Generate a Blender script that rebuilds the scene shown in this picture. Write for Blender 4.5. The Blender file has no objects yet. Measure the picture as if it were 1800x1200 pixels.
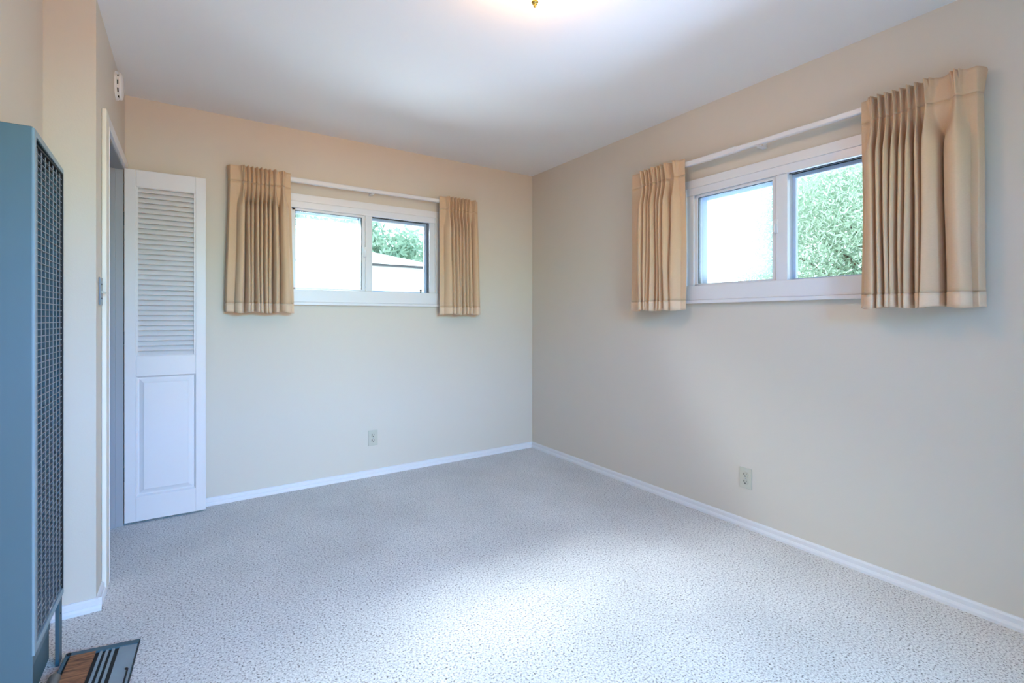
import bpy, bmesh, math, random
from mathutils import Vector, Matrix
SC = bpy.context.scene
COL = SC.collection
R = math.radians
random.seed(7)

# ------------------------------------------------------------------ camera
cd = bpy.data.cameras.new('camera'); cam = bpy.data.objects.new('camera', cd); COL.objects.link(cam)
cam.location = (-2.573, -3.548, 1.161)
cam.rotation_euler = (R(90), 0, R(-33.58))
cd.sensor_width = 36.0; cd.lens = 17.05; cd.shift_y = -0.0228; cd.clip_start = 0.05; cd.clip_end = 200
SC.camera = cam
# ------------------------------------------------------------------ world, lights, exposure
w = bpy.data.worlds.new('world'); SC.world = w; w.use_nodes = True
nt = w.node_tree; nt.nodes.clear()
wo = nt.nodes.new('ShaderNodeOutputWorld'); bg = nt.nodes.new('ShaderNodeBackground')
bg.inputs[0].default_value = (0.80, 0.92, 1.0, 1); bg.inputs[1].default_value = 5.0
nt.links.new(bg.outputs[0], wo.inputs[0])
SC.view_settings.view_transform = 'Standard'; SC.view_settings.look = 'None'
SC.view_settings.gamma = 1.0; SC.view_settings.use_curve_mapping = False
SC.view_settings.exposure = 0.0
SC.cycles.use_denoising = True
SC.cycles.max_bounces = 10; SC.cycles.diffuse_bounces = 6; SC.cycles.transparent_max_bounces = 16
SC.cycles.caustics_reflective = False; SC.cycles.caustics_refractive = False
SC.cycles.sample_clamp_indirect = 8.0


def area(name, loc, target, sx, sy, power, col, spread=180, portal=False):
    l = bpy.data.lights.new(name, 'AREA'); l.shape = 'RECTANGLE'; l.size = sx; l.size_y = sy
    l.energy = power; l.color = col; l.spread = R(spread)
    if portal: l.cycles.is_portal = True
    o = bpy.data.objects.new(name, l); COL.objects.link(o); o.location = loc
    d = Vector(target) - Vector(loc)
    o.rotation_euler = d.to_track_quat('-Z', 'Y').to_euler()
    return o


# unseen area lights added behind the camera: warm low fill, two cool daylight panels
area('warm_low_fill', (-1.75, -7.2, 0.45), (-1.6, -2.0, 1.0), 2.6, 0.6, 400, (0.34, 0.165, 0.03))
area('daylight_mid', (-1.75, -7.2, 2.10), (-1.6, -2.0, 1.0), 2.6, 0.6, 400, (0.13, 0.48, 0.55))
area('daylight_high', (-1.45, -7.2, 2.60), (-1.6, -2.0, 1.0), 3.8, 0.7, 400, (0.08, 0.38, 1.32))
# open sky above, and bright ground below, each of the two windows
area('sky_over_back_window', (-1.5, 1.3, 2.9), (-1.5, 0.1, 1.7), 2.2, 1.0, 1050, (0.92, 0.98, 1.06))
area('ground_glow_back_window', (-1.5, 1.6, 0.6), (-1.5, 0.1, 1.7), 2.2, 1.0, 200, (0.38, 0.45, 0.55))
area('ground_glow_right_window', (1.6, -2.2, 0.6), (0.1, -2.2, 1.7), 2.2, 1.0, 200, (0.52, 0.70, 1.10))
# portals that guide the sky sampling through the openings
area('portal_back_window', (-1.5, 0.13, 1.64), (-1.5, -3, 1.64), 1.04, 0.60, 1, (1, 1, 1), portal=True)
area('portal_right_window', (0.13, -2.2, 1.64), (-3, -2.2, 1.64), 1.06, 0.60, 1, (1, 1, 1), portal=True)
LAMP_STRENGTH = 48.0


# ------------------------------------------------------------------ helpers
def tag(o, label=None, cat=None, group=None, kind=None):
    if label: o['label'] = label
    if cat: o['category'] = cat
    if group: o['group'] = group
    if kind: o['kind'] = kind
    return o


def empty(name, loc=(0, 0, 0), rz=0.0, label=None, cat=None, group=None, kind=None):
    o = bpy.data.objects.new(name, None); COL.objects.link(o); o.location = loc
    o.rotation_euler = (0, 0, rz); o.empty_display_size = 0.05
    return tag(o, label, cat, group, kind)


def obj(name, bm, m, parent=None, smooth=False, bevel=0.0, segs=2):
    me = bpy.data.meshes.new(name); bm.normal_update(); bm.to_mesh(me); bm.free()
    o = bpy.data.objects.new(name, me); COL.objects.link(o)
    ms = m if isinstance(m, (list, tuple)) else [m]
    for k in ms: me.materials.append(k)
    if parent: o.parent = parent
    if smooth:
        for p in me.polygons: p.use_smooth = True
    if bevel > 0:
        b = o.modifiers.new('bevel', 'BEVEL'); b.width = bevel; b.segments = segs; b.limit_method = 'ANGLE'; b.angle_limit = R(40)
    return o


def bx(bm, x0, x1, y0, y1, z0, z1, mi=0, M=None):
    if x0 > x1: x0, x1 = x1, x0
    if y0 > y1: y0, y1 = y1, y0
    if z0 > z1: z0, z1 = z1, z0
    P = [(x0, y0, z0), (x1, y0, z0), (x1, y1, z0), (x0, y1, z0), (x0, y0, z1), (x1, y0, z1), (x1, y1, z1), (x0, y1, z1)]
    vs = [bm.verts.new(Vector(p) if M is None else M @ Vector(p)) for p in P]
    for f in ((0, 3, 2, 1), (4, 5, 6, 7), (0, 1, 5, 4), (1, 2, 6, 5), (2, 3, 7, 6), (3, 0, 4, 7)):
        fa = bm.faces.new([vs[i] for i in f]); fa.material_index = mi
    return bm


def B(*boxes):
    bm = bmesh.new()
    for b in boxes: bx(bm, *b)
    return bm


def prism(bm, poly, axis, a, b):
    """extrude a 2D polygon along an axis ('x': poly=(y,z); 'y': poly=(x,z); 'z': poly=(x,y))"""
    def mk(p, t):
        return {'x': (t, p[0], p[1]), 'y': (p[0], t, p[1]), 'z': (p[0], p[1], t)}[axis]
    A = [bm.verts.new(mk(p, a)) for p in poly]; Bv = [bm.verts.new(mk(p, b)) for p in poly]
    n = len(poly)
    bm.faces.new(A); bm.faces.new(list(reversed(Bv)))
    for i in range(n): bm.faces.new((A[i], Bv[i], Bv[(i + 1) % n], A[(i + 1) % n]))
    bmesh.ops.recalc_face_normals(bm, faces=bm.faces[:])
    return bm


def lathe(bm, prof, M=None, n=40, mi=0):
    """prof = list of (radius, height) spun round local z"""
    rings = []
    for r, z in prof:
        ring = []
        for k in range(n):
            a = 2 * math.pi * k / n
            p = Vector((r * math.cos(a), r * math.sin(a), z))
            ring.append(bm.verts.new(M @ p if M else p))
        rings.append(ring)
    for a, b in zip(rings, rings[1:]):
        for k in range(n):
            bm.faces.new((a[k], a[(k + 1) % n], b[(k + 1) % n], b[k])).material_index = mi
    if prof[0][0] > 1e-5: bm.faces.new(list(reversed(rings[0]))).material_index = mi
    if prof[-1][0] > 1e-5: bm.faces.new(rings[-1]).material_index = mi
    bmesh.ops.remove_doubles(bm, verts=bm.verts[:], dist=1e-6)
    bmesh.ops.recalc_face_normals(bm, faces=bm.faces[:])
    return bm


def tube(bm, a, b, r, n=12):
    a = Vector(a); b = Vector(b); d = b - a
    M = Matrix.Translation(a) @ d.to_track_quat('Z', 'Y').to_matrix().to_4x4()
    return lathe(bm, [(r, 0), (r, d.length)], M, n)


# ------------------------------------------------------------------ materials
def mat(name, col, rough=0.6, metal=0.0, spec=0.5, bump=0.0, bscale=60.0, var=0.0, vscale=4.0, var_col=None, trans=0.0):
    m = bpy.data.materials.new(name); m.use_nodes = True; t = m.node_tree; n = t.nodes
    p = n['Principled BSDF']
    p.inputs['Base Color'].default_value = (*col, 1); p.inputs['Roughness'].default_value = rough
    p.inputs['Metallic'].default_value = metal; p.inputs['Specular IOR Level'].default_value = spec
    tc = n.new('ShaderNodeTexCoord')
    if bump:
        nz = n.new('ShaderNodeTexNoise'); nz.inputs['Scale'].default_value = bscale; nz.inputs['Detail'].default_value = 4
        t.links.new(tc.outputs['Object'], nz.inputs['Vector'])
        bp = n.new('ShaderNodeBump'); bp.inputs['Strength'].default_value = bump; bp.inputs['Distance'].default_value = 0.004
        t.links.new(nz.outputs['Fac'], bp.inputs['Height']); t.links.new(bp.outputs[0], p.inputs['Normal'])
    if var:
        nz = n.new('ShaderNodeTexNoise'); nz.inputs['Scale'].default_value = vscale; nz.inputs['Detail'].default_value = 5
        t.links.new(tc.outputs['Object'], nz.inputs['Vector'])
        mx = n.new('ShaderNodeMix'); mx.data_type = 'RGBA'
        c2 = var_col or tuple(c * (1 - var) for c in col)
        mx.inputs['A'].default_value = (*col, 1); mx.inputs['B'].default_value = (*c2, 1)
        t.links.new(nz.outputs['Fac'], mx.inputs['Factor']); t.links.new(mx.outputs['Result'], p.inputs['Base Color'])
    if trans:
        tr = n.new('ShaderNodeBsdfTranslucent'); tr.inputs[0].default_value = (*col, 1)
        ms = n.new('ShaderNodeMixShader'); ms.inputs[0].default_value = trans
        out = n['Material Output']
        t.links.new(p.outputs[0], ms.inputs[1]); t.links.new(tr.outputs[0], ms.inputs[2]); t.links.new(ms.outputs[0], out.inputs[0])
        if var: t.links.new(mx.outputs['Result'], tr.inputs[0])
    return m


WALL = (0.625, 0.568, 0.487)
m_wall = mat('beige_wall_paint', WALL, 0.55, spec=0.25, bump=0.08, bscale=180)
m_ceil = mat('white_ceiling_paint', (0.80, 0.79, 0.78), 0.8, spec=0.1, bump=0.05, bscale=120)
m_white = mat('white_trim_paint', (0.71, 0.70, 0.71), 0.38, bump=0.05, bscale=50)
m_cream = mat('yellowed_white_paint', (0.74, 0.70, 0.61), 0.45, bump=0.1, bscale=40)
m_door = mat('white_door_paint', (0.72, 0.69, 0.69), 0.42, bump=0.04, bscale=50)
m_outer = mat('blue_shade_outer_frame', (0.45, 0.58, 0.78), 0.35)  # white frame with blue sky shade mixed into its colour
m_vinyl = mat('white_window_frame', (0.70, 0.71, 0.75), 0.32)
m_track = mat('grey_window_track', (0.22, 0.30, 0.40), 0.5)
m_seal = mat('dark_rubber_seal', (0.02, 0.025, 0.03), 0.6)
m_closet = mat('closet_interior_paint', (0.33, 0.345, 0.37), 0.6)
m_teal = mat('grey_blue_enamel', (0.092, 0.153, 0.180), 0.42, var=0.12, vscale=3, bump=0.03, bscale=30)
m_tealedge = mat('grey_blue_enamel_edge', (0.22, 0.30, 0.34), 0.4)
m_grille = mat('grey_grille_enamel', (0.15, 0.175, 0.195), 0.45)
m_dark = mat('dark_cavity_metal', (0.012, 0.016, 0.02), 0.7)
m_tealdark = mat('dark_teal_metal', (0.05, 0.11, 0.14), 0.5, var=0.3, vscale=14)
m_plate = mat('worn_galvanised_plate', (0.30, 0.37, 0.41), 0.42, metal=0.3, var=0.45, vscale=12, var_col=(0.20, 0.24, 0.26))
m_steel = mat('brushed_steel', (0.30, 0.33, 0.37), 0.32, metal=1.0)
m_brass = mat('polished_brass', (0.83, 0.52, 0.13), 0.22, metal=1.0)
m_ivory = mat('ivory_plastic', (0.52, 0.50, 0.41), 0.35)
m_socket = mat('dark_socket_slot', (0.03, 0.03, 0.028), 0.6)
m_plastic = mat('white_plastic', (0.78, 0.78, 0.78), 0.4)
m_black = mat('black_slot', (0.008, 0.008, 0.008), 0.7)
m_pipe = mat('weathered_pipe_metal', (0.30, 0.31, 0.30), 0.5, metal=0.4, var=0.5, vscale=20)


def wood():
    m = bpy.data.materials.new('rough_brown_board'); m.use_nodes = True; t = m.node_tree; n = t.nodes; p = n['Principled BSDF']
    tc = n.new('ShaderNodeTexCoord'); mp = n.new('ShaderNodeMapping'); mp.inputs['Scale'].default_value = (7, 60, 7)
    nz = n.new('ShaderNodeTexNoise'); nz.inputs['Scale'].default_value = 2.2; nz.inputs['Detail'].default_value = 8; nz.inputs['Distortion'].default_value = 0.6
    cr = n.new('ShaderNodeValToRGB'); cr.color_ramp.elements[0].position = 0.32; cr.color_ramp.elements[0].color = (0.10, 0.035, 0.015, 1)
    cr.color_ramp.elements[1].position = 0.62; cr.color_ramp.elements[1].color = (0.36, 0.15, 0.062, 1)
    t.links.new(tc.outputs['Object'], mp.inputs[0]); t.links.new(mp.outputs[0], nz.inputs[0]); t.links.new(nz.outputs[0], cr.inputs[0])
    t.links.new(cr.outputs[0], p.inputs['Base Color']); p.inputs['Roughness'].default_value = 0.7
    return m


m_wood = wood()


def carpet():
    m = bpy.data.materials.new('flecked_beige_carpet'); m.use_nodes = True; t = m.node_tree; n = t.nodes; p = n['Principled BSDF']
    p.inputs['Roughness'].default_value = 0.95; p.inputs['Specular IOR Level'].default_value = 0.1
    p.inputs['Sheen Weight'].default_value = 0.25
    tc = n.new('ShaderNodeTexCoord')
    n1 = n.new('ShaderNodeTexNoise'); n1.inputs['Scale'].default_value = 135; n1.inputs['Detail'].default_value = 2; n1.inputs['Roughness'].default_value = 0.7
    n2 = n.new('ShaderNodeTexVoronoi'); n2.inputs['Scale'].default_value = 190
    n3 = n.new('ShaderNodeTexNoise'); n3.inputs['Scale'].default_value = 1.6; n3.inputs['Detail'].default_value = 4
    for k in (n1, n2, n3): t.links.new(tc.outputs['Object'], k.inputs['Vector'])
    cr = n.new('ShaderNodeValToRGB')
    e = cr.color_ramp.elements; e[0].position = 0.335; e[0].color = (0.10, 0.075, 0.06, 1); e[1].position = 0.42; e[1].color = (0.52, 0.475, 0.44, 1)
    x = e.new(0.60); x.color = (0.74, 0.695, 0.64, 1)
    t.links.new(n1.outputs[0], cr.inputs[0])
    # broad wear: pile lying in different directions
    r2 = n.new('ShaderNodeMapRange'); r2.inputs['From Min'].default_value = 0.35; r2.inputs['From Max'].default_value = 0.65
    r2.inputs['To Min'].default_value = 0.88; r2.inputs['To Max'].default_value = 1.06
    t.links.new(n3.outputs[0], r2.inputs[0])
    mu = n.new('ShaderNodeMix'); mu.data_type = 'RGBA'; mu.blend_type = 'MULTIPLY'; mu.inputs['Factor'].default_value = 1
    cb = n.new('ShaderNodeCombineColor')
    for k in range(3): t.links.new(r2.outputs[0], cb.inputs[k])
    t.links.new(cr.outputs[0], mu.inputs['A']); t.links.new(cb.outputs[0], mu.inputs['B'])
    t.links.new(mu.outputs['Result'], p.inputs['Base Color'])
    ad = n.new('ShaderNodeMath'); ad.operation = 'SUBTRACT'
    t.links.new(n1.outputs[0], ad.inputs[0]); t.links.new(n2.outputs['Distance'], ad.inputs[1])
    bp = n.new('ShaderNodeBump'); bp.inputs['Strength'].default_value = 0.45; bp.inputs['Distance'].default_value = 0.004
    t.links.new(ad.outputs[0], bp.inputs['Height']); t.links.new(bp.outputs[0], p.inputs['Normal'])
    return m


m_carpet = carpet()


def fabric(name, col, trans):
    m = bpy.data.materials.new(name); m.use_nodes = True; t = m.node_tree; n = t.nodes; p = n['Principled BSDF']
    p.inputs['Roughness'].default_value = 0.85; p.inputs['Specular IOR Level'].default_value = 0.15; p.inputs['Sheen Weight'].default_value = 0.15
    tc = n.new('ShaderNodeTexCoord'); mp = n.new('ShaderNodeMapping'); mp.inputs['Scale'].default_value = (1, 1, 9)
    nz = n.new('ShaderNodeTexNoise'); nz.inputs['Scale'].default_value = 130; nz.inputs['Detail'].default_value = 3
    t.links.new(tc.outputs['Object'], mp.inputs[0]); t.links.new(mp.outputs[0], nz.inputs[0])
    mx = n.new('ShaderNodeMix'); mx.data_type = 'RGBA'; mx.inputs['A'].default_value = (*[c * 0.88 for c in col], 1); mx.inputs['B'].default_value = (*[min(1, c * 1.1) for c in col], 1)
    t.links.new(nz.outputs[0], mx.inputs['Factor']); t.links.new(mx.outputs['Result'], p.inputs['Base Color'])
    bp = n.new('ShaderNodeBump'); bp.inputs['Strength'].default_value = 0.15; bp.inputs['Distance'].default_value = 0.001
    t.links.new(nz.outputs[0], bp.inputs['Height']); t.links.new(bp.outputs[0], p.inputs['Normal'])
    tr = n.new('ShaderNodeBsdfTranslucent'); tr.inputs[0].default_value = (col[0], col[1] * 0.9, col[2] * 0.75, 1)
    ms = n.new('ShaderNodeMixShader'); ms.inputs[0].default_value = trans
    t.links.new(p.outputs[0], ms.inputs[1]); t.links.new(tr.outputs[0], ms.inputs[2]); t.links.new(ms.outputs[0], n['Material Output'].inputs[0])
    return m


m_fabric = fabric('tan_curtain_fabric', (0.66, 0.465, 0.305), 0.08)
m_hem = fabric('doubled_tan_hem_fabric', (0.74, 0.55, 0.39), 0.08)


def glass(name, haze=0.0, tint=(0.95, 0.99, 1.0)):
    m = bpy.data.materials.new(name); m.use_nodes = True; t = m.node_tree; n = t.nodes
    n.remove(n['Principled BSDF'])
    tr = n.new('ShaderNodeBsdfTransparent'); tr.inputs[0].default_value = (*tint, 1)
    gl = n.new('ShaderNodeBsdfGlossy'); gl.inputs['Roughness'].default_value = 0.02
    fr = n.new('ShaderNodeFresnel'); fr.inputs[0].default_value = 1.45
    ms = n.new('ShaderNodeMixShader'); t.links.new(fr.outputs[0], ms.inputs[0])
    t.links.new(tr.outputs[0], ms.inputs[1]); t.links.new(gl.outputs[0], ms.inputs[2])
    last = ms
    if haze:
        df = n.new('ShaderNodeBsdfTranslucent'); df.inputs[0].default_value = (0.92, 0.97, 0.97, 1)
        m2 = n.new('ShaderNodeMixShader'); m2.inputs[0].default_value = haze
        t.links.new(ms.outputs[0], m2.inputs[1]); t.links.new(df.outputs[0], m2.inputs[2]); last = m2
    t.links.new(last.outputs[0], n['Material Output'].inputs[0])
    return m


m_glass = glass('clear_window_glass')
m_haze = glass('screened_hazy_glass', 0.10, (0.93, 1.0, 1.0))


def emit(name, col, s):
    m = bpy.data.materials.new(name); m.use_nodes = True; t = m.node_tree; n = t.nodes; p = n['Principled BSDF']
    p.inputs['Base Color'].default_value = (0.85, 0.83, 0.8, 1); p.inputs['Emission Color'].default_value = (*col, 1)
    p.inputs['Emission Strength'].default_value = s
    return m


m_lamp = emit('lit_opal_glass', (1.0, 0.53, 0.20), LAMP_STRENGTH)
m_housew = mat('white_stucco', (0.82, 0.83, 0.86), 0.9, bump=0.3, bscale=30)
m_roof = mat('pale_grey_shingle', (0.60, 0.58, 0.58), 0.9, var=0.15, vscale=8)
m_fascia = mat('dark_gutter_paint', (0.07, 0.075, 0.09), 0.7)
m_ground = mat('dry_pale_yard', (0.36, 0.36, 0.32), 0.95, var=0.3, vscale=1.5, var_col=(0.22, 0.28, 0.18))
m_leaf = mat('pale_green_leaf', (0.34, 0.50, 0.38), 0.55, var=0.6, vscale=1.3, var_col=(0.46, 0.54, 0.44), trans=0.35)
m_leafd = mat('deep_green_leaf', (0.08, 0.27, 0.21), 0.5, var=0.6, vscale=1.5, var_col=(0.50, 0.60, 0.46), trans=0.3)
m_bark = mat('brown_bark', (0.12, 0.075, 0.055), 0.9, bump=0.5, bscale=25)

# ------------------------------------------------------------------ room shell
H = 2.44; XL = -2.885; XL2 = -3.04; YR = -4.35; T = 0.14; YC = -1.02
WZ0, WZ1 = 1.30, 1.955            # window rough openings
BW = (-2.045, -0.955)             # back window opening in x
RW = (-1.645, -2.775)             # right window opening in y
S = 'structure'
tag(obj('floor', B((XL2 - T - 0.6, T, YR - T, T, -0.12, 0.0)), m_carpet), 'pale beige cut-pile carpet flecked with brown, wall to wall', 'floor', kind=S)
tag(obj('ceiling', B((XL2 - T - 0.6, T, YR - T, T, H, H + 0.12)), m_ceil), 'smooth white painted ceiling', 'ceiling', kind=S)
tag(obj('wall_back', B((XL - 0.7, BW[0], 0, T, 0, H), (BW[1], T, 0, T, 0, H), (BW[0], BW[1], 0, T, 0, WZ0), (BW[0], BW[1], 0, T, WZ1, H)), m_wall),
    'beige wall with the louvred closet door at its left end and a slider window', 'wall', kind=S)
tag(obj('wall_right', B((0, T, RW[0], 0, 0, H), (0, T, YR - T, RW[1], 0, H), (0, T, RW[1], RW[0], 0, WZ0), (0, T, RW[1], RW[0], WZ1, H)), m_wall),
    'long beige wall to the right of the room corner', 'wall', kind=S)
# closet wall with the opening
OY0, OY1, OZ = -0.80, -0.085, 2.005
tag(obj('wall_left', B((XL - 0.11, XL, YC, OY0, 0, H), (XL - 0.11, XL, OY1, 0, 0, H), (XL - 0.11, XL, OY0, OY1, OZ, H),
                       (XL2 - T, XL - 0.11, YC, YC + 0.11, 0, H)), m_wall),
    'narrow beige wall piece beside the closet opening, stepping back behind the heater', 'wall', kind=S)
tag(obj('wall_left_rear', B((XL2 - T, XL2, YR - T, YC, 0, H)), m_wall), 'beige wall recess the grey-blue heater stands against', 'wall', kind=S)
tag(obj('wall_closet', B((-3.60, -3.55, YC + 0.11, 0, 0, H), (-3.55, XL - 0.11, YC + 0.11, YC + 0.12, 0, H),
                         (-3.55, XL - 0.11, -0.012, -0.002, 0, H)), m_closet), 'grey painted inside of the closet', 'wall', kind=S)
# rear wall with a wide opening to the daylight behind the camera
tag(obj('wall_rear', B((XL2, -2.6, YR - T, YR, 0, H), (-0.9, 0, YR - T, YR, 0, H), (-2.6, -0.9, YR - T, YR, 2.03, H)), m_wall), 'beige wall behind the viewer with a wide opening', 'wall', kind=S)

# unseen closed box added behind the opening; blocks the sky, holds the area lights
tag(obj('wall_light_box', B((-4.4, -4.3, -7.3, YR - T, 0, 3.3), (0.9, 1.0, -7.3, YR - T, 0, 3.3), (-4.4, 1.0, -7.4, -7.3, 0, 3.3), (-4.4, 1.0, -7.4, YR - T, 3.3, 3.4),
                            (-4.4, 1.0, YR - T, YR - T + 0.01, H, 3.3), (-4.4, XL2 - T, YR - T - 0.05, YR - T, 0, H), (T, 1.0, YR - T - 0.05, YR - T, 0, H)), m_wall), 'beige walls of the added light box behind the viewer', 'wall', kind=S)
tag(obj('floor_light_box', B((-4.4, 1.0, -7.4, YR - T, -0.12, 0)), m_carpet), 'carpet of the added light box behind the viewer', 'floor', kind=S)

# base mouldings: thin board plus shoe moulding, profile extruded
def base_profile(s=1):
    return [(0, 0.0), (-0.019 * s, 0.0), (-0.019 * s, 0.012), (-0.014 * s, 0.021), (-0.010 * s, 0.0225), (-0.010 * s, 0.040), (-0.006 * s, 0.047), (0, 0.048)]


bm = bmesh.new(); prism(bm, base_profile(), 'x', XL, -0.0)
tag(obj('baseboard_back', bm, m_white), 'low white baseboard under the smaller window', 'baseboard', kind=S)
bm = bmesh.new(); prism(bm, base_profile(), 'y', YR, -0.0)
tag(obj('baseboard_right', bm, m_white), 'low white baseboard along the right wall', 'baseboard', kind=S)
bm = bmesh.new()
prism(bm, [(y + YC, z) for y, z in base_profile()], 'x', XL2, XL + 0.019)
prism(bm, [(XL - x, z) for x, z in base_profile()], 'y', YC - 0.012, OY0 - 0.083)
tag(obj('baseboard_left', bm, m_white), 'white baseboard wrapping the wall corner right of the heater', 'baseboard', kind=S)
bm = bmesh.new(); prism(bm, [(XL2 - x, z) for x, z in base_profile()], 'y', YR, YC)
tag(obj('baseboard_left_rear', bm, m_white), 'white baseboard behind the heater', 'baseboard', kind=S)

# closet opening: worn casing on the room side, jamb lining inside
tr = empty('trim_1', (0, 0, 0), label='worn white casing around the closet opening', cat='door trim', kind=S)
obj('side_casing', B((XL, XL + 0.017, OY0 - 0.082, OY0 + 0.002, 0.0, 2.05)), [m_cream], tr, bevel=0.004)
obj('edge_strip', B((XL + 0.004, XL + 0.0185, OY0 + 0.002, OY0 + 0.010, 0.0, 2.0)), m_white, tr, bevel=0.002)
obj('head_casing', B((XL, XL + 0.015, OY0 + 0.004, -0.002, OZ - 0.004, 2.052)), [m_white], tr, bevel=0.003)
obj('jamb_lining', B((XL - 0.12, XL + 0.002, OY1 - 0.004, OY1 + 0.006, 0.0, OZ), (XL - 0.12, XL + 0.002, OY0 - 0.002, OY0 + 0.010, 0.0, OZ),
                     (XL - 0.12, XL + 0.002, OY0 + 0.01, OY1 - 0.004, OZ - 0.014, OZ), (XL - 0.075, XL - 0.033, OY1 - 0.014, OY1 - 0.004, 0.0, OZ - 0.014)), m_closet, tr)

# ------------------------------------------------------------------ louvred closet door leaf
DX0, DX1, DF, DB = XL + 0.006, XL + 0.392, -0.098, -0.066     # front face is towards the room (-y)
DZ0, DZ1 = 0.012, 2.000
dr = empty('door_1', ((DX0 + DX1) / 2, -0.08, 0), R(-1.6), 'white narrow closet door leaf, louvred above a raised panel, swung open', 'closet door', kind=S)
def L(x): return x - (DX0 + DX1) / 2
def Ly(y): return y + 0.08
lx0, lx1 = L(DX0), L(DX1); yf, yb = Ly(DF), Ly(DB)
sx0, sx1 = lx0 + 0.052, lx1 - 0.052
zA, zB, zC, zD = 0.150, 0.830, 0.945, 1.905     # lower panel z range, louvre z range
obj('door_frame', B((lx0, sx0, yf, yb, DZ0, DZ1), (sx1, lx1, yf, yb, DZ0, DZ1), (sx0, sx1, yf, yb, DZ0, zA), (sx0, sx1, yf, yb, zB, zC), (sx0, sx1, yf, yb, zD, DZ1)), m_door, dr, bevel=0.0025)
bm = bmesh.new()
nsl = 33; pit = (zD - zC) / nsl
for k in range(nsl):
    z = zC + (k + 0.5) * pit
    M = Matrix.Translation((0, (yf + yb) / 2, z)) @ Matrix.Rotation(R(52), 4, 'X')
    bx(bm, sx0 + 0.008, sx1 - 0.008, -0.0182, 0.0182, -0.003, 0.003, M=M)
obj('louvre_slats', bm, m_door, dr, bevel=0.0012)
bm = bmesh.new()
for a, b in ((sx0, sx0 + 0.009), (sx1 - 0.009, sx1)): bx(bm, a, b, yf + 0.002, yb, zC, zD)
bx(bm, sx0, sx1, yf + 0.002, yf + 0.008, zD - 0.004, zD); bx(bm, sx0, sx1, yf + 0.002, yf + 0.008, zC, zC + 0.004)
obj('louvre_bead', bm, m_door, dr, bevel=0.001)
# raised panel: recessed field, sloped border, raised centre
bm = bmesh.new()
def ring(bm, a, b):
    for i in range(4): bm.faces.new((a[i], a[(i + 1) % 4], b[(i + 1) % 4], b[i]))
def rect(bm, x0, x1, z0, z1, y): return [bm.verts.new(p) for p in ((x0, y, z0), (x1, y, z0), (x1, y, z1), (x0, y, z1))]
r0 = rect(bm, sx0, sx1, zA, zB, yf + 0.0005); r1 = rect(bm, sx0 + 0.008, sx1 - 0.008, zA + 0.008, zB - 0.008, yf + 0.012)
r2 = rect(bm, sx0 + 0.014, sx1 - 0.014, zA + 0.014, zB - 0.014, yf + 0.012); r3 = rect(bm, sx0 + 0.034, sx1 - 0.034, zA + 0.036, zB - 0.036, yf + 0.003)
r4 = rect(bm, sx0 + 0.036, sx1 - 0.036, zA + 0.038, zB - 0.038, yf + 0.001)
for a, b in ((r0, r1), (r1, r2), (r2, r3), (r3, r4)): ring(bm, a, b)
bm.faces.new(r4)
k0 = rect(bm, sx0, sx1, zA, zB, yb - 0.004); bm.faces.new(list(reversed(k0)))
bmesh.ops.recalc_face_normals(bm, faces=bm.faces[:])
obj('raised_panel', bm, m_door, dr)
bm = bmesh.new()
for z in (0.28, 1.05, 1.72):
    bx(bm, lx0 - 0.004, lx0 + 0.001, yf + 0.006, yb + 0.004, z - 0.035, z + 0.035); tube(bm, (lx0 - 0.003, yb + 0.004, z - 0.035), (lx0 - 0.003, yb + 0.004, z + 0.035), 0.004)
obj('hinge', bm, m_dark, dr)

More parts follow.
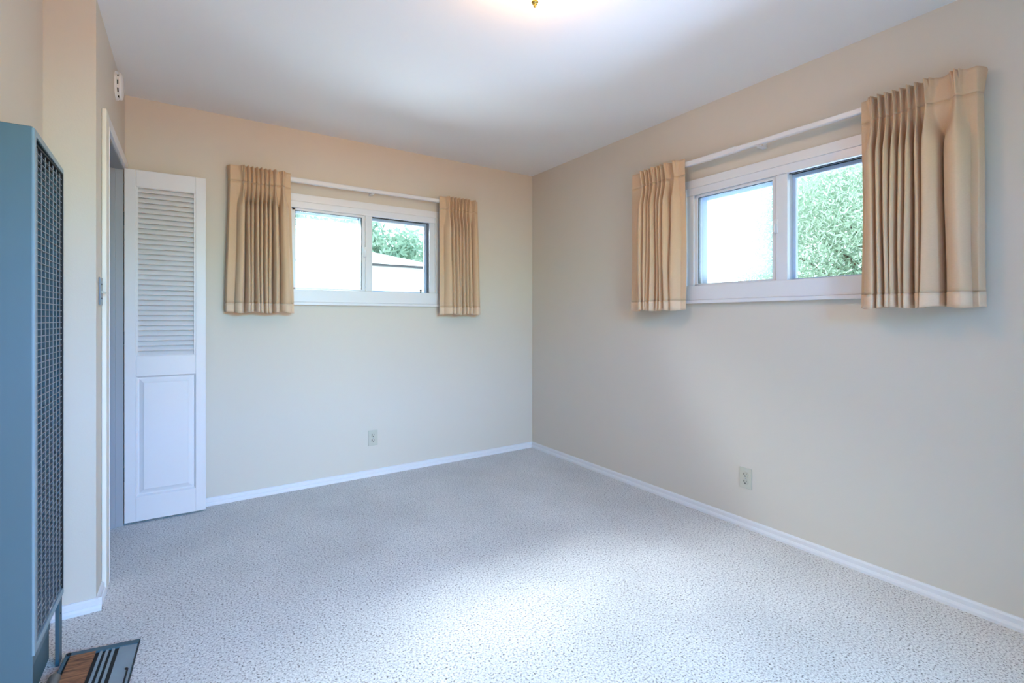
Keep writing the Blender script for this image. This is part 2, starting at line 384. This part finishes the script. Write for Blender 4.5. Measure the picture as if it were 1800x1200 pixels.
# ------------------------------------------------------------------ windows (local: x along wall, -y into the room)
def make_window(name, W, label, loc, rz, hazy, sash_w, meet_w, trim_side):
    wroot = empty(name, loc, rz, label, 'window', kind=S)
    z0, z1 = WZ0, WZ1
    # flat casing boards on the wall around the opening
    obj('casing', B((-0.045, W + 0.045, -0.016, 0, z1 - 0.002, z1 + 0.048), (-0.045, 0.0, -0.016, 0, z0 - 0.02, z1 - 0.002), (W, W + 0.045, -0.016, 0, z0 - 0.02, z1 - 0.002)), m_white, wroot, bevel=0.002)
    obj('sill', B((-0.05, W + 0.05, -0.030, 0.0, z0 - 0.050, z0 - 0.030), (-0.045, W + 0.045, -0.020, 0.02, z0 - 0.030, z0 + 0.058)), m_white, wroot, bevel=0.003)
    fz0, fz1 = z0 + 0.058, z1 - 0.045       # daylight of the frame
    # outer frame, lining of the whole opening
    obj('window_frame', B((0, W, -0.010, 0.12, fz1, z1), (0, W, 0.0, 0.12, z0, fz0), (0, 0.045, -0.006, 0.12, fz0, fz1), (W - 0.045, W, -0.006, 0.12, fz0, fz1)), m_vinyl, wroot, bevel=0.002)
    # track grooves seen above the right light
    x0, x1 = 0.045, W - 0.045
    a = x0 + sash_w               # meeting stile starts
    b = a + meet_w
    tk = B((b, x1, 0.014, 0.018, fz1 - 0.003, fz1 + 0.001), (b, x1, 0.036, 0.040, fz1 - 0.004, fz1 + 0.001), (x1 - 0.003, x1 + 0.001, 0.014, 0.018, fz0, fz1), (x1 - 0.004, x1 + 0.001, 0.036, 0.040, fz0, fz1))
    obj('track', tk, m_seal, wroot)
    # sliding sash, inner, on the left
    s = empty('sliding_sash'); s.parent = wroot
    sy0, sy1 = 0.004, 0.030
    obj('sash_frame', B((x0, x0 + 0.022, sy0, sy1, fz0, fz1), (a - 0.004, a + 0.020, sy0, sy1, fz0, fz1), (x0, a, sy0, sy1, fz1 - 0.016, fz1), (x0, a, sy0, sy1, fz0, fz0 + 0.012)), m_vinyl, s, bevel=0.002)
    obj('glazing_bead', B((x0 + 0.022, x0 + 0.0245, 0.010, 0.034, fz0 + 0.012, fz1 - 0.016), (a - 0.0065, a - 0.004, 0.010, 0.034, fz0 + 0.012, fz1 - 0.016), (x0 + 0.022, a - 0.004, 0.012, 0.030, fz1 - 0.0185, fz1 - 0.016)), m_seal, s)
    obj('glass_pane', B((x0 + 0.02, a - 0.002, 0.016, 0.019, fz0 + 0.01, fz1 - 0.012)), m_haze if hazy else m_glass, s)
    # outer screen frame of the left half, deeper in the opening
    obj('screen_frame', B((x0, x0 + 0.030, 0.085, 0.098, fz0, fz1), (a - 0.012, a + 0.02, 0.085, 0.098, fz0, fz1), (x0, a, 0.085, 0.098, fz1 - 0.024, fz1), (x0, a, 0.085, 0.098, fz0, fz0 + 0.012)), m_outer, wroot)
    # fixed light, outer, on the right
    fx = empty('fixed_light'); fx.parent = wroot
    obj('fixed_frame', B((b, b + 0.014, 0.050, 0.075, fz0, fz1), (x1 - 0.020, x1, 0.050, 0.075, fz0, fz1), (b, x1, 0.045, 0.075, fz1 - 0.022, fz1), (b, x1, 0.050, 0.075, fz0, fz0 + 0.010)), [m_outer], fx, bevel=0.002)
    obj('glass_pane', B((b + 0.010, x1 - 0.014, 0.060, 0.063, fz0 + 0.006, fz1 - 0.018)), m_glass, fx)
    obj('mullion', B((a + 0.020, b, -0.004, 0.070, fz0, fz1)), m_vinyl, fx, bevel=0.002)
    # latch on the meeting stile
    zl = (fz0 + fz1) / 2 + 0.01
    lt = obj('latch', B((a + 0.004, a + 0.030, -0.010, 0.004, zl - 0.036, zl + 0.036), (a + 0.012, a + 0.022, -0.020, -0.010, zl - 0.030, zl + 0.012)), m_vinyl, wroot, bevel=0.002)
    return wroot


w1 = make_window('window_1', BW[1] - BW[0], 'smaller white two-pane slider window in the back wall', (BW[0], 0, 0), 0, True, 0.475, 0.070, 0)
w2 = make_window('window_2', RW[0] - RW[1], 'larger-looking white two-pane slider window in the right wall', (0, RW[0], 0), R(-90), True, 0.480, 0.078, 0)
obj('lock_pin', lathe(bmesh.new(), [(0.006, 0), (0.006, 0.018), (0.009, 0.020), (0.009, 0.028), (0.0, 0.031)], Matrix.Translation((0.985, 0.030, WZ0 + 0.058)), 14), m_socket, w1)


# ------------------------------------------------------------------ curtain rods
def make_rod(x0, x1, loc, rz, label, bracket, zc):
    r = empty('curtain_rod', loc, rz, label, 'curtain rod', 'white curtain rods above the windows')
    bm = bmesh.new()
    xm = x0 + (x1 - x0) * 0.42
    prof = [(-0.058, zc - 0.016), (-0.074, zc - 0.016), (-0.079, zc - 0.011), (-0.079, zc + 0.011), (-0.074, zc + 0.016), (-0.058, zc + 0.016)]
    prism(bm, prof, 'x', x0, xm + 0.01)
    prof2 = [(y * 1.0 + (0.002 if y < -0.07 else 0), zc + (z - zc) * 0.86) for y, z in prof]
    prism(bm, prof2, 'x', xm, x1)
    obj('rail', bm, m_white, r)
    for x, sg in ((x0, 1), (x1, -1)):
        obj('return', B((x, x + sg * 0.003, -0.076, 0, zc - 0.014, zc + 0.014), (x, x + sg * 0.02, -0.003, 0, zc - 0.03, zc + 0.03)), m_white, r, bevel=0.001)
    for x in bracket:
        obj('bracket', B((x - 0.012, x + 0.012, -0.062, 0.0, zc - 0.022, zc - 0.016), (x - 0.010, x + 0.010, -0.004, 0.0, zc - 0.022, zc + 0.018), (x - 0.010, x + 0.010, -0.082, -0.058, zc - 0.0195, zc - 0.016)), m_white, r, bevel=0.001)
    return r


make_rod(-2.352, -0.628, (0, 0, 0), 0, 'white traverse curtain rod over the back wall window', (-1.47,), 2.079)
make_rod(1.284, 2.975, (0, 0, 0), R(-90), 'white traverse curtain rod over the right wall window', (2.13,), 2.090)


# ------------------------------------------------------------------ curtains
def sstep(a, b, x):
    t = min(1, max(0, (x - a) / (b - a))); return t * t * (3 - 2 * t)


def make_curtain(x_lo, x_hi, outer_lo, pleats, ztop, zbot, label, loc, rz, seed, lead=0.0, flare=0.0, drift=0.0):
    """x_lo..x_hi along the wall; outer_lo: True when the wall return is at x_lo; pleats: fold centres (x)"""
    rnd = random.Random(seed)
    root = empty('curtain', loc, rz, label, 'curtain', 'tan pinch pleat curtains either side of the windows')
    n = len(pleats)
    amp = [rnd.uniform(0.8, 1.15) for _ in range(n)]
    offs = [rnd.uniform(-0.013, 0.013) for _ in range(n)]
    wid = [rnd.uniform(0.85, 1.2) for _ in range(n)]
    zp = ztop - 0.095
    y0 = -0.086

    def pos(u, z):
        """u = flat coordinate along the front, z = height -> (x, y)"""
        down = (zp - z) / (zp - zbot)
        if z >= zp:
            t = (z - zp) / (ztop - zp); k = 6 - 4.8 * t; A = 0.026 + 0.022 * t; sub = 0.55 * t
        else:
            t = min(1, (zp - z) / 0.16); t = t * t * (3 - 2 * t); k = 7 - 6.3 * t; A = 0.026 + 0.026 * t; sub = 0.0
        # nearest pleat phase
        i = 0
        while i < n - 1 and u > (pleats[i] + pleats[i + 1]) / 2: i += 1
        c = pleats[i]
        lw = (c - pleats[i - 1]) / 2 if i > 0 else min(0.035, max(0.01, c - x_lo))
        rw = (pleats[i + 1] - c) / 2 if i < n - 1 else min(0.035, max(0.01, x_hi - c))
        d = u - c
        ph = d / (lw if d < 0 else rw)
        ph = max(-1, min(1, ph))
        g = ((1 + math.cos(math.pi * ph)) / 2) ** k
        rip = 1 - sub * 0.5 * (1 - math.cos(6 * math.pi * ph)) * (1 - abs(ph)) if sub else 1
        dep = A * amp[i] * g * rip
        # omega-shaped folds: valleys pinched together lower down
        om = 0.0
        if z < zp:
            t = min(1, (zp - z) / 0.2)
            om = 0.29 * (lw if d < 0 else rw) * math.sin(math.pi * ph) * t
        x = u + om + offs[i] * max(0, down) * (1 - abs(ph))
        # gentle waves of the plain stretches
        edge = 1 - g
        plain = 0.006 * math.sin(38 * u + seed) * sstep(0, 0.4, down) if abs(ph) >= 1 else 0
        # slack bulge at the leading edge
        le = (x_hi - u) if outer_lo else (u - x_lo)
        if lead and le < 0.11 and z < zp:
            plain += lead * math.sin(math.pi * le / 0.11) * math.sin(math.pi * min(1, down * 1.1)) * (0.5 + 0.5 * math.sin(9 * down + 1))
        tb = min(1, max(0, (zp - z) / 0.14)); ed = (1 - abs(ph)) ** 1.5 if ((i == 0 and d < 0) or (i == n - 1 and d > 0)) else 1.0
        back = 0.030 * tb * tb * (1 - g) * ed
        y = y0 - dep - plain + back
        # hem hangs a bit wider than the heading
        mid = (x_lo + x_hi) / 2
        x += (x - mid) * flare * max(0, down) + drift * max(0, down)
        wob = 0.0025 * math.sin(7 * z + 30 * u + seed)
        return x + wob * max(0, down), y + wob

    # sample positions along the front, plus the return to the wall
    us = []
    N = 46 * n + 60
    for i in range(N + 1): us.append(x_lo + (x_hi - x_lo) * i / N)
    NR = 8

    def column(z):
        pts = [pos(u, z) for u in us]
        fx, fy = pts[0] if outer_lo else pts[-1]
        ret = []
        for k in range(NR):
            t = k / NR
            bulge = 0.010 * math.sin(math.pi * t)
            ex = -1 if outer_lo else 1
            topflare = 0.014 * (1 - t) * max(0.0, (z - zp) / (ztop - zp))
            ret.append((fx + ex * (bulge + topflare), -0.006 + (fy + 0.006) * t))
        return ret + pts if outer_lo else pts + list(reversed(ret))

    def sheet(zs, name, m, push=0.0, thick=0.0012):
        bm = bmesh.new(); rows = []
        for z in zs:
            sag = 0.0
            row = []
            for (x, y) in column(z):
                zz = z + 0.004 * math.sin(40 * x + seed) * (1 if z <= zbot + 1e-6 else 0)
                row.append(bm.verts.new((x, y - push, zz)))
            rows.append(row)
        for a, b in zip(rows, rows[1:]):
            for k in range(len(a) - 1): bm.faces.new((a[k], a[k + 1], b[k + 1], b[k]))
        bmesh.ops.recalc_face_normals(bm, faces=bm.faces[:])
        o = obj(name, bm, m, root, smooth=True)
        so = o.modifiers.new('cloth_thickness', 'SOLIDIFY'); so.thickness = thick; so.offset = 0
        return o
    hz = zbot + 0.058
    sheet([ztop - (ztop - zp) * k / 9 for k in range(10)], 'pleat_heading', m_fabric)
    sheet([zp - (zp - hz) * k / 40 for k in range(41)], 'curtain_panel', m_fabric)
    sheet([hz + 0.001 - (hz + 0.001 - zbot) * k / 4 for k in range(5)], 'hem', m_hem, push=0.0006, thick=0.0030)
    return root


make_curtain(-2.365, -2.022, True, [-2.292, -2.268, -2.244, -2.219, -2.195, -2.170, -2.146, -2.118, -2.072], 2.112, 1.196,
             'short tan pleated curtain left of the back wall window, beside the louvred door', (0, 0, 0), 0, 3, lead=0.022, flare=0.11)
make_curtain(-0.953, -0.612, False, [-0.885, -0.853, -0.824, -0.795, -0.766, -0.736, -0.704, -0.655], 2.112, 1.190,
             'short tan pleated curtain right of the back wall window, nearest the room corner', (0, 0, 0), 0, 5, lead=0.010, flare=0.06, drift=0.012)
make_curtain(1.272, 1.690, True, [1.372, 1.405, 1.437, 1.469, 1.501, 1.533, 1.566, 1.625], 2.122, 1.210,
             'short tan pleated curtain left of the right wall window', (0, 0, 0), R(-90), 9, lead=0.008, flare=0.02)
make_curtain(2.612, 2.990, False, [2.660, 2.686, 2.710, 2.735, 2.760, 2.786, 2.812, 2.844, 2.935], 2.118, 1.204,
             'short tan pleated curtain right of the right wall window, nearest and largest', (0, 0, 0), R(-90), 12, lead=0.008, flare=0.02, drift=0.004)

# ------------------------------------------------------------------ outlets
def make_outlet(loc, rz, label):
    r = empty('wall_outlet', loc, rz, label, 'outlet', 'ivory wall outlets')
    obj('cover_plate', B((-0.035, 0.035, -0.005, 0, -0.057, 0.057)), m_ivory, r, bevel=0.003)
    for s in (-1, 1):
        zc = 0.0195 * s
        bm = bmesh.new(); lathe(bm, [(0.0165, 0), (0.0165, 0.0022), (0.015, 0.003), (0.0, 0.003)], Matrix.Translation((0, -0.0045, zc)) @ Matrix.Rotation(R(90), 4, 'X'), 24)
        f = obj('socket', bm, m_ivory, r)
        bm = bmesh.new()
        bx(bm, -0.0085, -0.0052, -0.0082, -0.006, zc - 0.001, zc + 0.009); bx(bm, 0.0052, 0.0085, -0.0082, -0.006, zc, zc + 0.008)
        lathe(bm, [(0.0034, 0), (0.0034, 0.002)], Matrix.Translation((0, -0.0062, zc - 0.0075)) @ Matrix.Rotation(R(90), 4, 'X'), 12)
        obj('slot', bm, m_socket, f)
    obj('screw', lathe(bmesh.new(), [(0.003, 0), (0.003, 0.001), (0, 0.0015)], Matrix.Translation((0, -0.005, 0)) @ Matrix.Rotation(R(90), 4, 'X'), 12), m_steel, r)
    return r


make_outlet((-1.449, 0, 0.279), 0, 'small ivory wall outlet below the back wall window')
make_outlet((0, -2.022, 0.273), R(-90), 'small ivory wall outlet low on the right wall under its window')

# ------------------------------------------------------------------ light switch on the narrow wall
sw = empty('light_switch', (XL, -0.925, 1.272), R(90), 'steel light switch plate on the narrow wall beside the closet opening', 'light switch')
obj('cover_plate', B((-0.035, 0.035, -0.006, 0, -0.058, 0.058)), m_steel, sw, bevel=0.003)
bm = bmesh.new(); bx(bm, -0.004, 0.004, -0.022, -0.004, -0.005, 0.005, M=Matrix.Rotation(R(18), 4, 'X'))
obj('toggle', bm, m_ivory, sw, bevel=0.001)
for z in (-0.030, 0.030):
    obj('screw', lathe(bmesh.new(), [(0.0035, 0), (0.0035, 0.001), (0, 0.002)], Matrix.Translation((0, -0.006, z)) @ Matrix.Rotation(R(90), 4, 'X'), 12), m_dark, sw)

# ------------------------------------------------------------------ smoke alarm on the narrow wall, near the ceiling
sm = empty('smoke_alarm', (XL, -0.40, 2.334), 0, 'round white smoke alarm with dark side vents high above the closet opening', 'smoke alarm')
sm.scale = (0.74, 1, 1)
MX = Matrix.Rotation(R(90), 4, 'Y')
obj('mounting_base', lathe(bmesh.new(), [(0.070, 0), (0.070, 0.010), (0.065, 0.0135)], MX, 48), m_plastic, sm, smooth=False)
obj('vent_ring', lathe(bmesh.new(), [(0.060, 0.012), (0.060, 0.023)], MX, 48), m_black, sm)
for k in range(10):
    obj('vent_rib', bx(bmesh.new(), 0.013, 0.023, -0.008, 0.008, 0.058, 0.065, M=Matrix.Rotation(2 * math.pi * k / 10, 4, 'X')), m_plastic, sm)
obj('cover', lathe(bmesh.new(), [(0.065, 0.021), (0.066, 0.026), (0.062, 0.034), (0.050, 0.038), (0.0, 0.040)], MX, 48), m_plastic, sm, smooth=True)

# ------------------------------------------------------------------ ceiling light
cl = empty('ceiling_light', (-1.527, -2.123, H), 0, 'lit ceiling light with opal glass and a small brass finial', 'ceiling light')
obj('canopy', lathe(bmesh.new(), [(0.0, 0.0), (0.155, 0.0), (0.155, -0.010), (0.150, -0.014), (0.0, -0.014)], None, 48), m_white, cl)
obj('glass_shade', lathe(bmesh.new(), [(0.140, -0.012), (0.142, -0.020), (0.130, -0.045), (0.100, -0.073), (0.065, -0.094), (0.028, -0.110), (0.0, -0.114)], None, 48), m_lamp, cl, smooth=True)
obj('finial', lathe(bmesh.new(), [(0.0, -0.110), (0.014, -0.112), (0.016, -0.117), (0.011, -0.121), (0.013, -0.126), (0.014, -0.131), (0.009, -0.136), (0.0045, -0.139), (0.006, -0.1425), (0.004, -0.147), (0.0, -0.150)], None, 24), m_brass, cl, smooth=True)

# ------------------------------------------------------------------ wall furnace
HX = -2.935; HY0, HY1 = -1.690, -1.318      # front plane, near side, far side
hz1n, hz1f, hz0 = 1.694, 1.672, 0.222
ht = empty('wall_heater', ((HX + XL2) / 2, (HY0 + HY1) / 2, 0), 0, 'tall grey-blue wall heater with a mesh grille at the left edge', 'heater')
def hx(x): return x - (HX + XL2) / 2
def hy(y): return y - (HY0 + HY1) / 2
ya, yb2 = hy(HY0), hy(HY1)
XW = hx(XL2 + 0.021)
XF = hx(HX)
# cabinet: near side, far side, top, back; front open behind the grille
def slab(bm, pts):
    vs = [bm.verts.new(p) for p in pts]
    for f in ((0, 3, 2, 1), (4, 5, 6, 7), (0, 1, 5, 4), (1, 2, 6, 5), (2, 3, 7, 6), (3, 0, 4, 7)): bm.faces.new([vs[i] for i in f])
bm = bmesh.new()
bx(bm, XW, XF - 0.002, ya, ya + 0.006, 0.0, hz1n)
bx(bm, XW, XF - 0.002, yb2 - 0.006, yb2, hz0 - 0.0, hz1f)
slab(bm, [(XW, ya, hz1n - 0.006), (XF - 0.002, ya, hz1n - 0.006), (XF - 0.002, yb2, hz1f - 0.006), (XW, yb2, hz1f - 0.006), (XW, ya, hz1n), (XF - 0.002, ya, hz1n), (XF - 0.002, yb2, hz1f), (XW, yb2, hz1f)])
bmesh.ops.recalc_face_normals(bm, faces=bm.faces[:])
obj('cabinet', bm, m_teal, ht, bevel=0.003)
obj('inner_liner', B((XW, XW + 0.006, ya + 0.006, yb2 - 0.006, hz0, hz1f - 0.01)), m_dark, ht)
# front surround (flat frame)
fw = 0.019
bm = bmesh.new()
bx(bm, XF - 0.004, XF + 0.002, ya, ya + 0.020, hz0, hz1n - 0.004)
bx(bm, XF - 0.004, XF + 0.002, yb2 - 0.008, yb2, hz0, hz1f - 0.004)
bx(bm, XF - 0.004, XF + 0.002, ya + 0.020, yb2 - 0.008, hz0, hz0 + 0.022)
slab(bm, [(XF - 0.004, ya + 0.02, hz1n - 0.022), (XF + 0.002, ya + 0.02, hz1n - 0.022), (XF + 0.002, yb2 - 0.008, hz1f - 0.020), (XF - 0.004, yb2 - 0.008, hz1f - 0.020),
          (XF - 0.004, ya + 0.02, hz1n - 0.004), (XF + 0.002, ya + 0.02, hz1n - 0.004), (XF + 0.002, yb2 - 0.008, hz1f - 0.004), (XF - 0.004, yb2 - 0.008, hz1f - 0.004)])
bmesh.ops.recalc_face_normals(bm, faces=bm.faces[:])
obj('front_frame', bm, m_tealedge, ht, bevel=0.0015)
obj('seal_strip', B((XF - 0.006, XF + 0.0025, yb2 - 0.012, yb2 - 0.0085, hz0 + 0.02, hz1f - 0.02), (XF - 0.006, XF + 0.0022, ya + 0.02, yb2 - 0.010, hz1f - 0.026, hz1f - 0.021)), m_black, ht)
bm = bmesh.new()
g0, g1 = ya + 0.020, yb2 - 0.013
ns = 72
for k in range(ns):
    z = hz0 + 0.026 + (hz1f - 0.032 - hz0 - 0.026) * (k + 0.5) / ns
    M = Matrix.Translation((XF - 0.0035, 0, z)) @ Matrix.Rotation(R(-6), 4, 'Y')
    bx(bm, -0.0032, 0.0032, g0, g1, -0.0011, 0.0011, M=M)
nv = 7
for k in range(nv):
    y = g0 + (g1 - g0) * (k + 0.5) / nv
    bx(bm, XF - 0.0022, XF - 0.0012, y - 0.005, y + 0.005, hz0 + 0.022, hz1f - 0.022)
obj('grille', bm, m_grille, ht)
# the open foot below the grille: back panel, post, dark base box
obj('corner_post', B((XF - 0.012, XF - 0.002, yb2 - 0.046, yb2 - 0.002, 0.0, hz0 + 0.03)), m_tealdark, ht, bevel=0.001)
obj('foot_panel', B((XW + 0.004, XW + 0.010, ya + 0.006, yb2 - 0.05, 0.10, hz0 + 0.02), (XF - 0.030, XF - 0.024, ya + 0.006, yb2 - 0.046, 0.135, hz0 + 0.02)), m_teal, ht)
obj('burner_box', B((XF - 0.050, XF - 0.026, ya + 0.01, yb2 - 0.048, 0.035, 0.135)), m_tealdark, ht, bevel=0.003)
bm = bmesh.new(); lathe(bm, [(0.0035, 0), (0.0035, 0.0015)], Matrix.Translation((XF - 0.002, yb2 - 0.022, 0.165)) @ Matrix.Rotation(R(90), 4, 'Y'), 12)
obj('screw', bm, m_black, ht)
gp = obj('gas_pipe', tube(bmesh.new(), (XF + 0.006, ya + 0.02, 0.026), (XF + 0.006, yb2 - 0.16, 0.026), 0.016, 20), m_pipe, ht, smooth=True)

# ------------------------------------------------------------------ loose vent panel lying on the floor in front of the heater
VX0, VX1 = -2.925, -2.722
vp = empty('vent_panel', (VX1, -1.350, 0.0), R(0), 'grey-blue metal vent frame lying on the carpet at the heater foot', 'vent')
vp.rotation_euler = (0, R(4.5), R(-3))
Wv = VX1 - VX0; Dv = 0.50
obj('outer_frame', B((-Wv, 0, -0.024, 0, 0.0, 0.007), (-0.004, 0, -Dv, -0.024, 0.0, 0.007), (-Wv, -Wv + 0.010, -Dv, -0.024, 0.0, 0.007)), m_tealdark, vp, bevel=0.001)
obj('side_lip', B((-0.0015, 0.0, -Dv, 0, -0.0, 0.009)), m_black, vp)
obj('galvanised_plate', B((-0.056, -0.005, -Dv, -0.024, 0.0005, 0.0045)), m_plate, vp)
bm = bmesh.new()
for k in range(3):
    x = -0.072 - 0.0165 * k
    bx(bm, x - 0.0042, x + 0.0042, -Dv, -0.024, 0.001, 0.005)
obj('louvre_bar', bm, m_plate, vp, bevel=0.0006)
obj('dark_well', B((-Wv + 0.010, -0.056, -Dv, -0.024, 0.0, 0.0008)), m_black, vp)
bm = bmesh.new()
lathe(bm, [(0.004, 0), (0.004, 0.003), (0, 0.004)], Matrix.Translation((-0.018, -0.165, 0.0045)), 12)
bx(bm, -0.017, -0.012, -0.24, -0.165, 0.0045, 0.0065)
obj('catch', bm, m_black, vp)
bm = bmesh.new()
lathe(bm, [(0.006, 0), (0.006, 0.004), (0.002, 0.005)], Matrix.Translation((-Wv + 0.010, -0.012, 0.007)), 16)
obj('pivot', bm, m_black, vp)
bd = empty('wooden_board', (VX1, -1.350, 0.0), 0, 'rough brown wooden board lying inside the metal vent frame', 'board')
bd.rotation_euler = (0, R(4.5), R(-3))
obj('plank', B((-Wv + 0.016, -0.120, -Dv + 0.01, -0.027, 0.0012, 0.011)), m_wood, bd, bevel=0.0015)

# ------------------------------------------------------------------ outside
tag(obj('yard', B((-14, 20, T + 0.001, 30, -0.35, -0.25), (T + 0.001, 20, -14, T, -0.35, -0.25), (-14, T, -20, YR - T - 0.001, -0.35, -0.25)), m_ground), 'dry pale ground outside the windows', 'yard', kind=S)

# neighbour house beyond the back wall window
nh = empty('neighbour_house', (-3.0, 7.0, -0.25), 0, 'white bungalow with a pale hipped roof seen through the back wall window', 'house')
zE = 2.62
obj('wall', B((-8, 5.2, 0.35, 6, 0, zE)), m_housew, nh)
obj('fascia', B((-8.4, 5.6, -0.02, 0.02, zE - 0.06, zE - 0.015), (5.56, 5.6, 0.02, 6.4, zE - 0.06, zE - 0.015)), m_fascia, nh)
obj('soffit', B((-8.4, 5.56, 0.02, 6.4, zE - 0.05, zE - 0.03)), m_housew, nh)
bm = bmesh.new()
v = [bm.verts.new(p) for p in ((-8.4, -0.05, zE - 0.01), (5.62, -0.05, zE - 0.01), (5.62, 6.42, zE - 0.01), (-8.4, 6.42, zE - 0.01), (-5.4, 3.2, zE + 0.95), (2.6, 3.2, zE + 0.95))]
for f in ((0, 1, 5, 4), (1, 2, 5), (2, 3, 4, 5), (3, 0, 4), (0, 3, 2, 1)): bm.faces.new([v[i] for i in f])
obj('roof', bm, m_roof, nh)


def tree(name, label, group, loc, trunk_h, centre, rad, nleaf, lsize, m, seed, droop=0.5, clump=40, cl_r=0.4):
    rnd = random.Random(seed)
    t = empty(name, loc, 0, label, 'tree', group)
    bm = bmesh.new()
    def limb(a, b, r0, r1, n=8):
        a = Vector(a); b = Vector(b); d = b - a
        M = Matrix.Translation(a) @ d.to_track_quat('Z', 'Y').to_matrix().to_4x4()
        rings = [[bm.verts.new(M @ Vector((r * math.cos(2 * math.pi * k / n), r * math.sin(2 * math.pi * k / n), z))) for k in range(n)] for r, z in ((r0, 0), (r1, d.length))]
        for k in range(n): bm.faces.new((rings[0][k], rings[0][(k + 1) % n], rings[1][(k + 1) % n], rings[1][k]))
    c = Vector(centre)
    limb((0, 0, 0), (0.05, 0.02, trunk_h), 0.13, 0.08)
    cl = []
    for k in range(clump):
        while True:
            d = Vector((rnd.uniform(-1, 1), rnd.uniform(-1, 1), rnd.uniform(-1, 1)))
            if d.length < 1: break
        p = c + Vector((d.x * rad[0], d.y * rad[1], d.z * rad[2])); cl.append(p)
        if k % 3 == 0: limb((0.05, 0.02, trunk_h * rnd.uniform(0.6, 1)), p, 0.03, 0.006, 5)
    obj('branches', bm, m_bark, t)
    V = []; F = []
    for i in range(nleaf):
        q = cl[rnd.randrange(len(cl))]
        p = q + Vector((rnd.gauss(0, cl_r), rnd.gauss(0, cl_r), rnd.gauss(0, cl_r)))
        ax = Vector((rnd.uniform(-1, 1), rnd.uniform(-1, 1), rnd.uniform(-1, 1) - droop)).normalized()
        sd = ax.cross(Vector((rnd.uniform(-1, 1), rnd.uniform(-1, 1), rnd.uniform(-1, 1)))).normalized()
        l = lsize[0] * rnd.uniform(0.6, 1.3); wd = lsize[1] * rnd.uniform(0.7, 1.2)
        b = len(V)
        V += [p, p + ax * l * 0.5 + sd * wd, p + ax * l, p + ax * l * 0.5 - sd * wd]; F.append((b, b + 1, b + 2, b + 3))
    me = bpy.data.meshes.new('foliage'); me.from_pydata([tuple(x) for x in V], [], F); me.materials.append(m)
    fo = bpy.data.objects.new('foliage', me); COL.objects.link(fo); fo.parent = t
    return t


tree('willow_tree', 'pale green feathery tree filling the right wall window', None, (4.6, -1.2, -0.25), 2.2, (0, 0.45, 2.5), (0.9, 1.85, 1.6), 50000, (0.085, 0.009), m_leaf, 21, clump=70, cl_r=0.22)
tree('leafy_tree', 'glossy deep green tree above the roof outside the back wall window', None, (2.3, 15.5, -0.25), 3.0, (0, 0, 4.1), (3.8, 1.2, 1.5), 9000, (0.36, 0.05), m_leafd, 33, clump=60, cl_r=0.35)
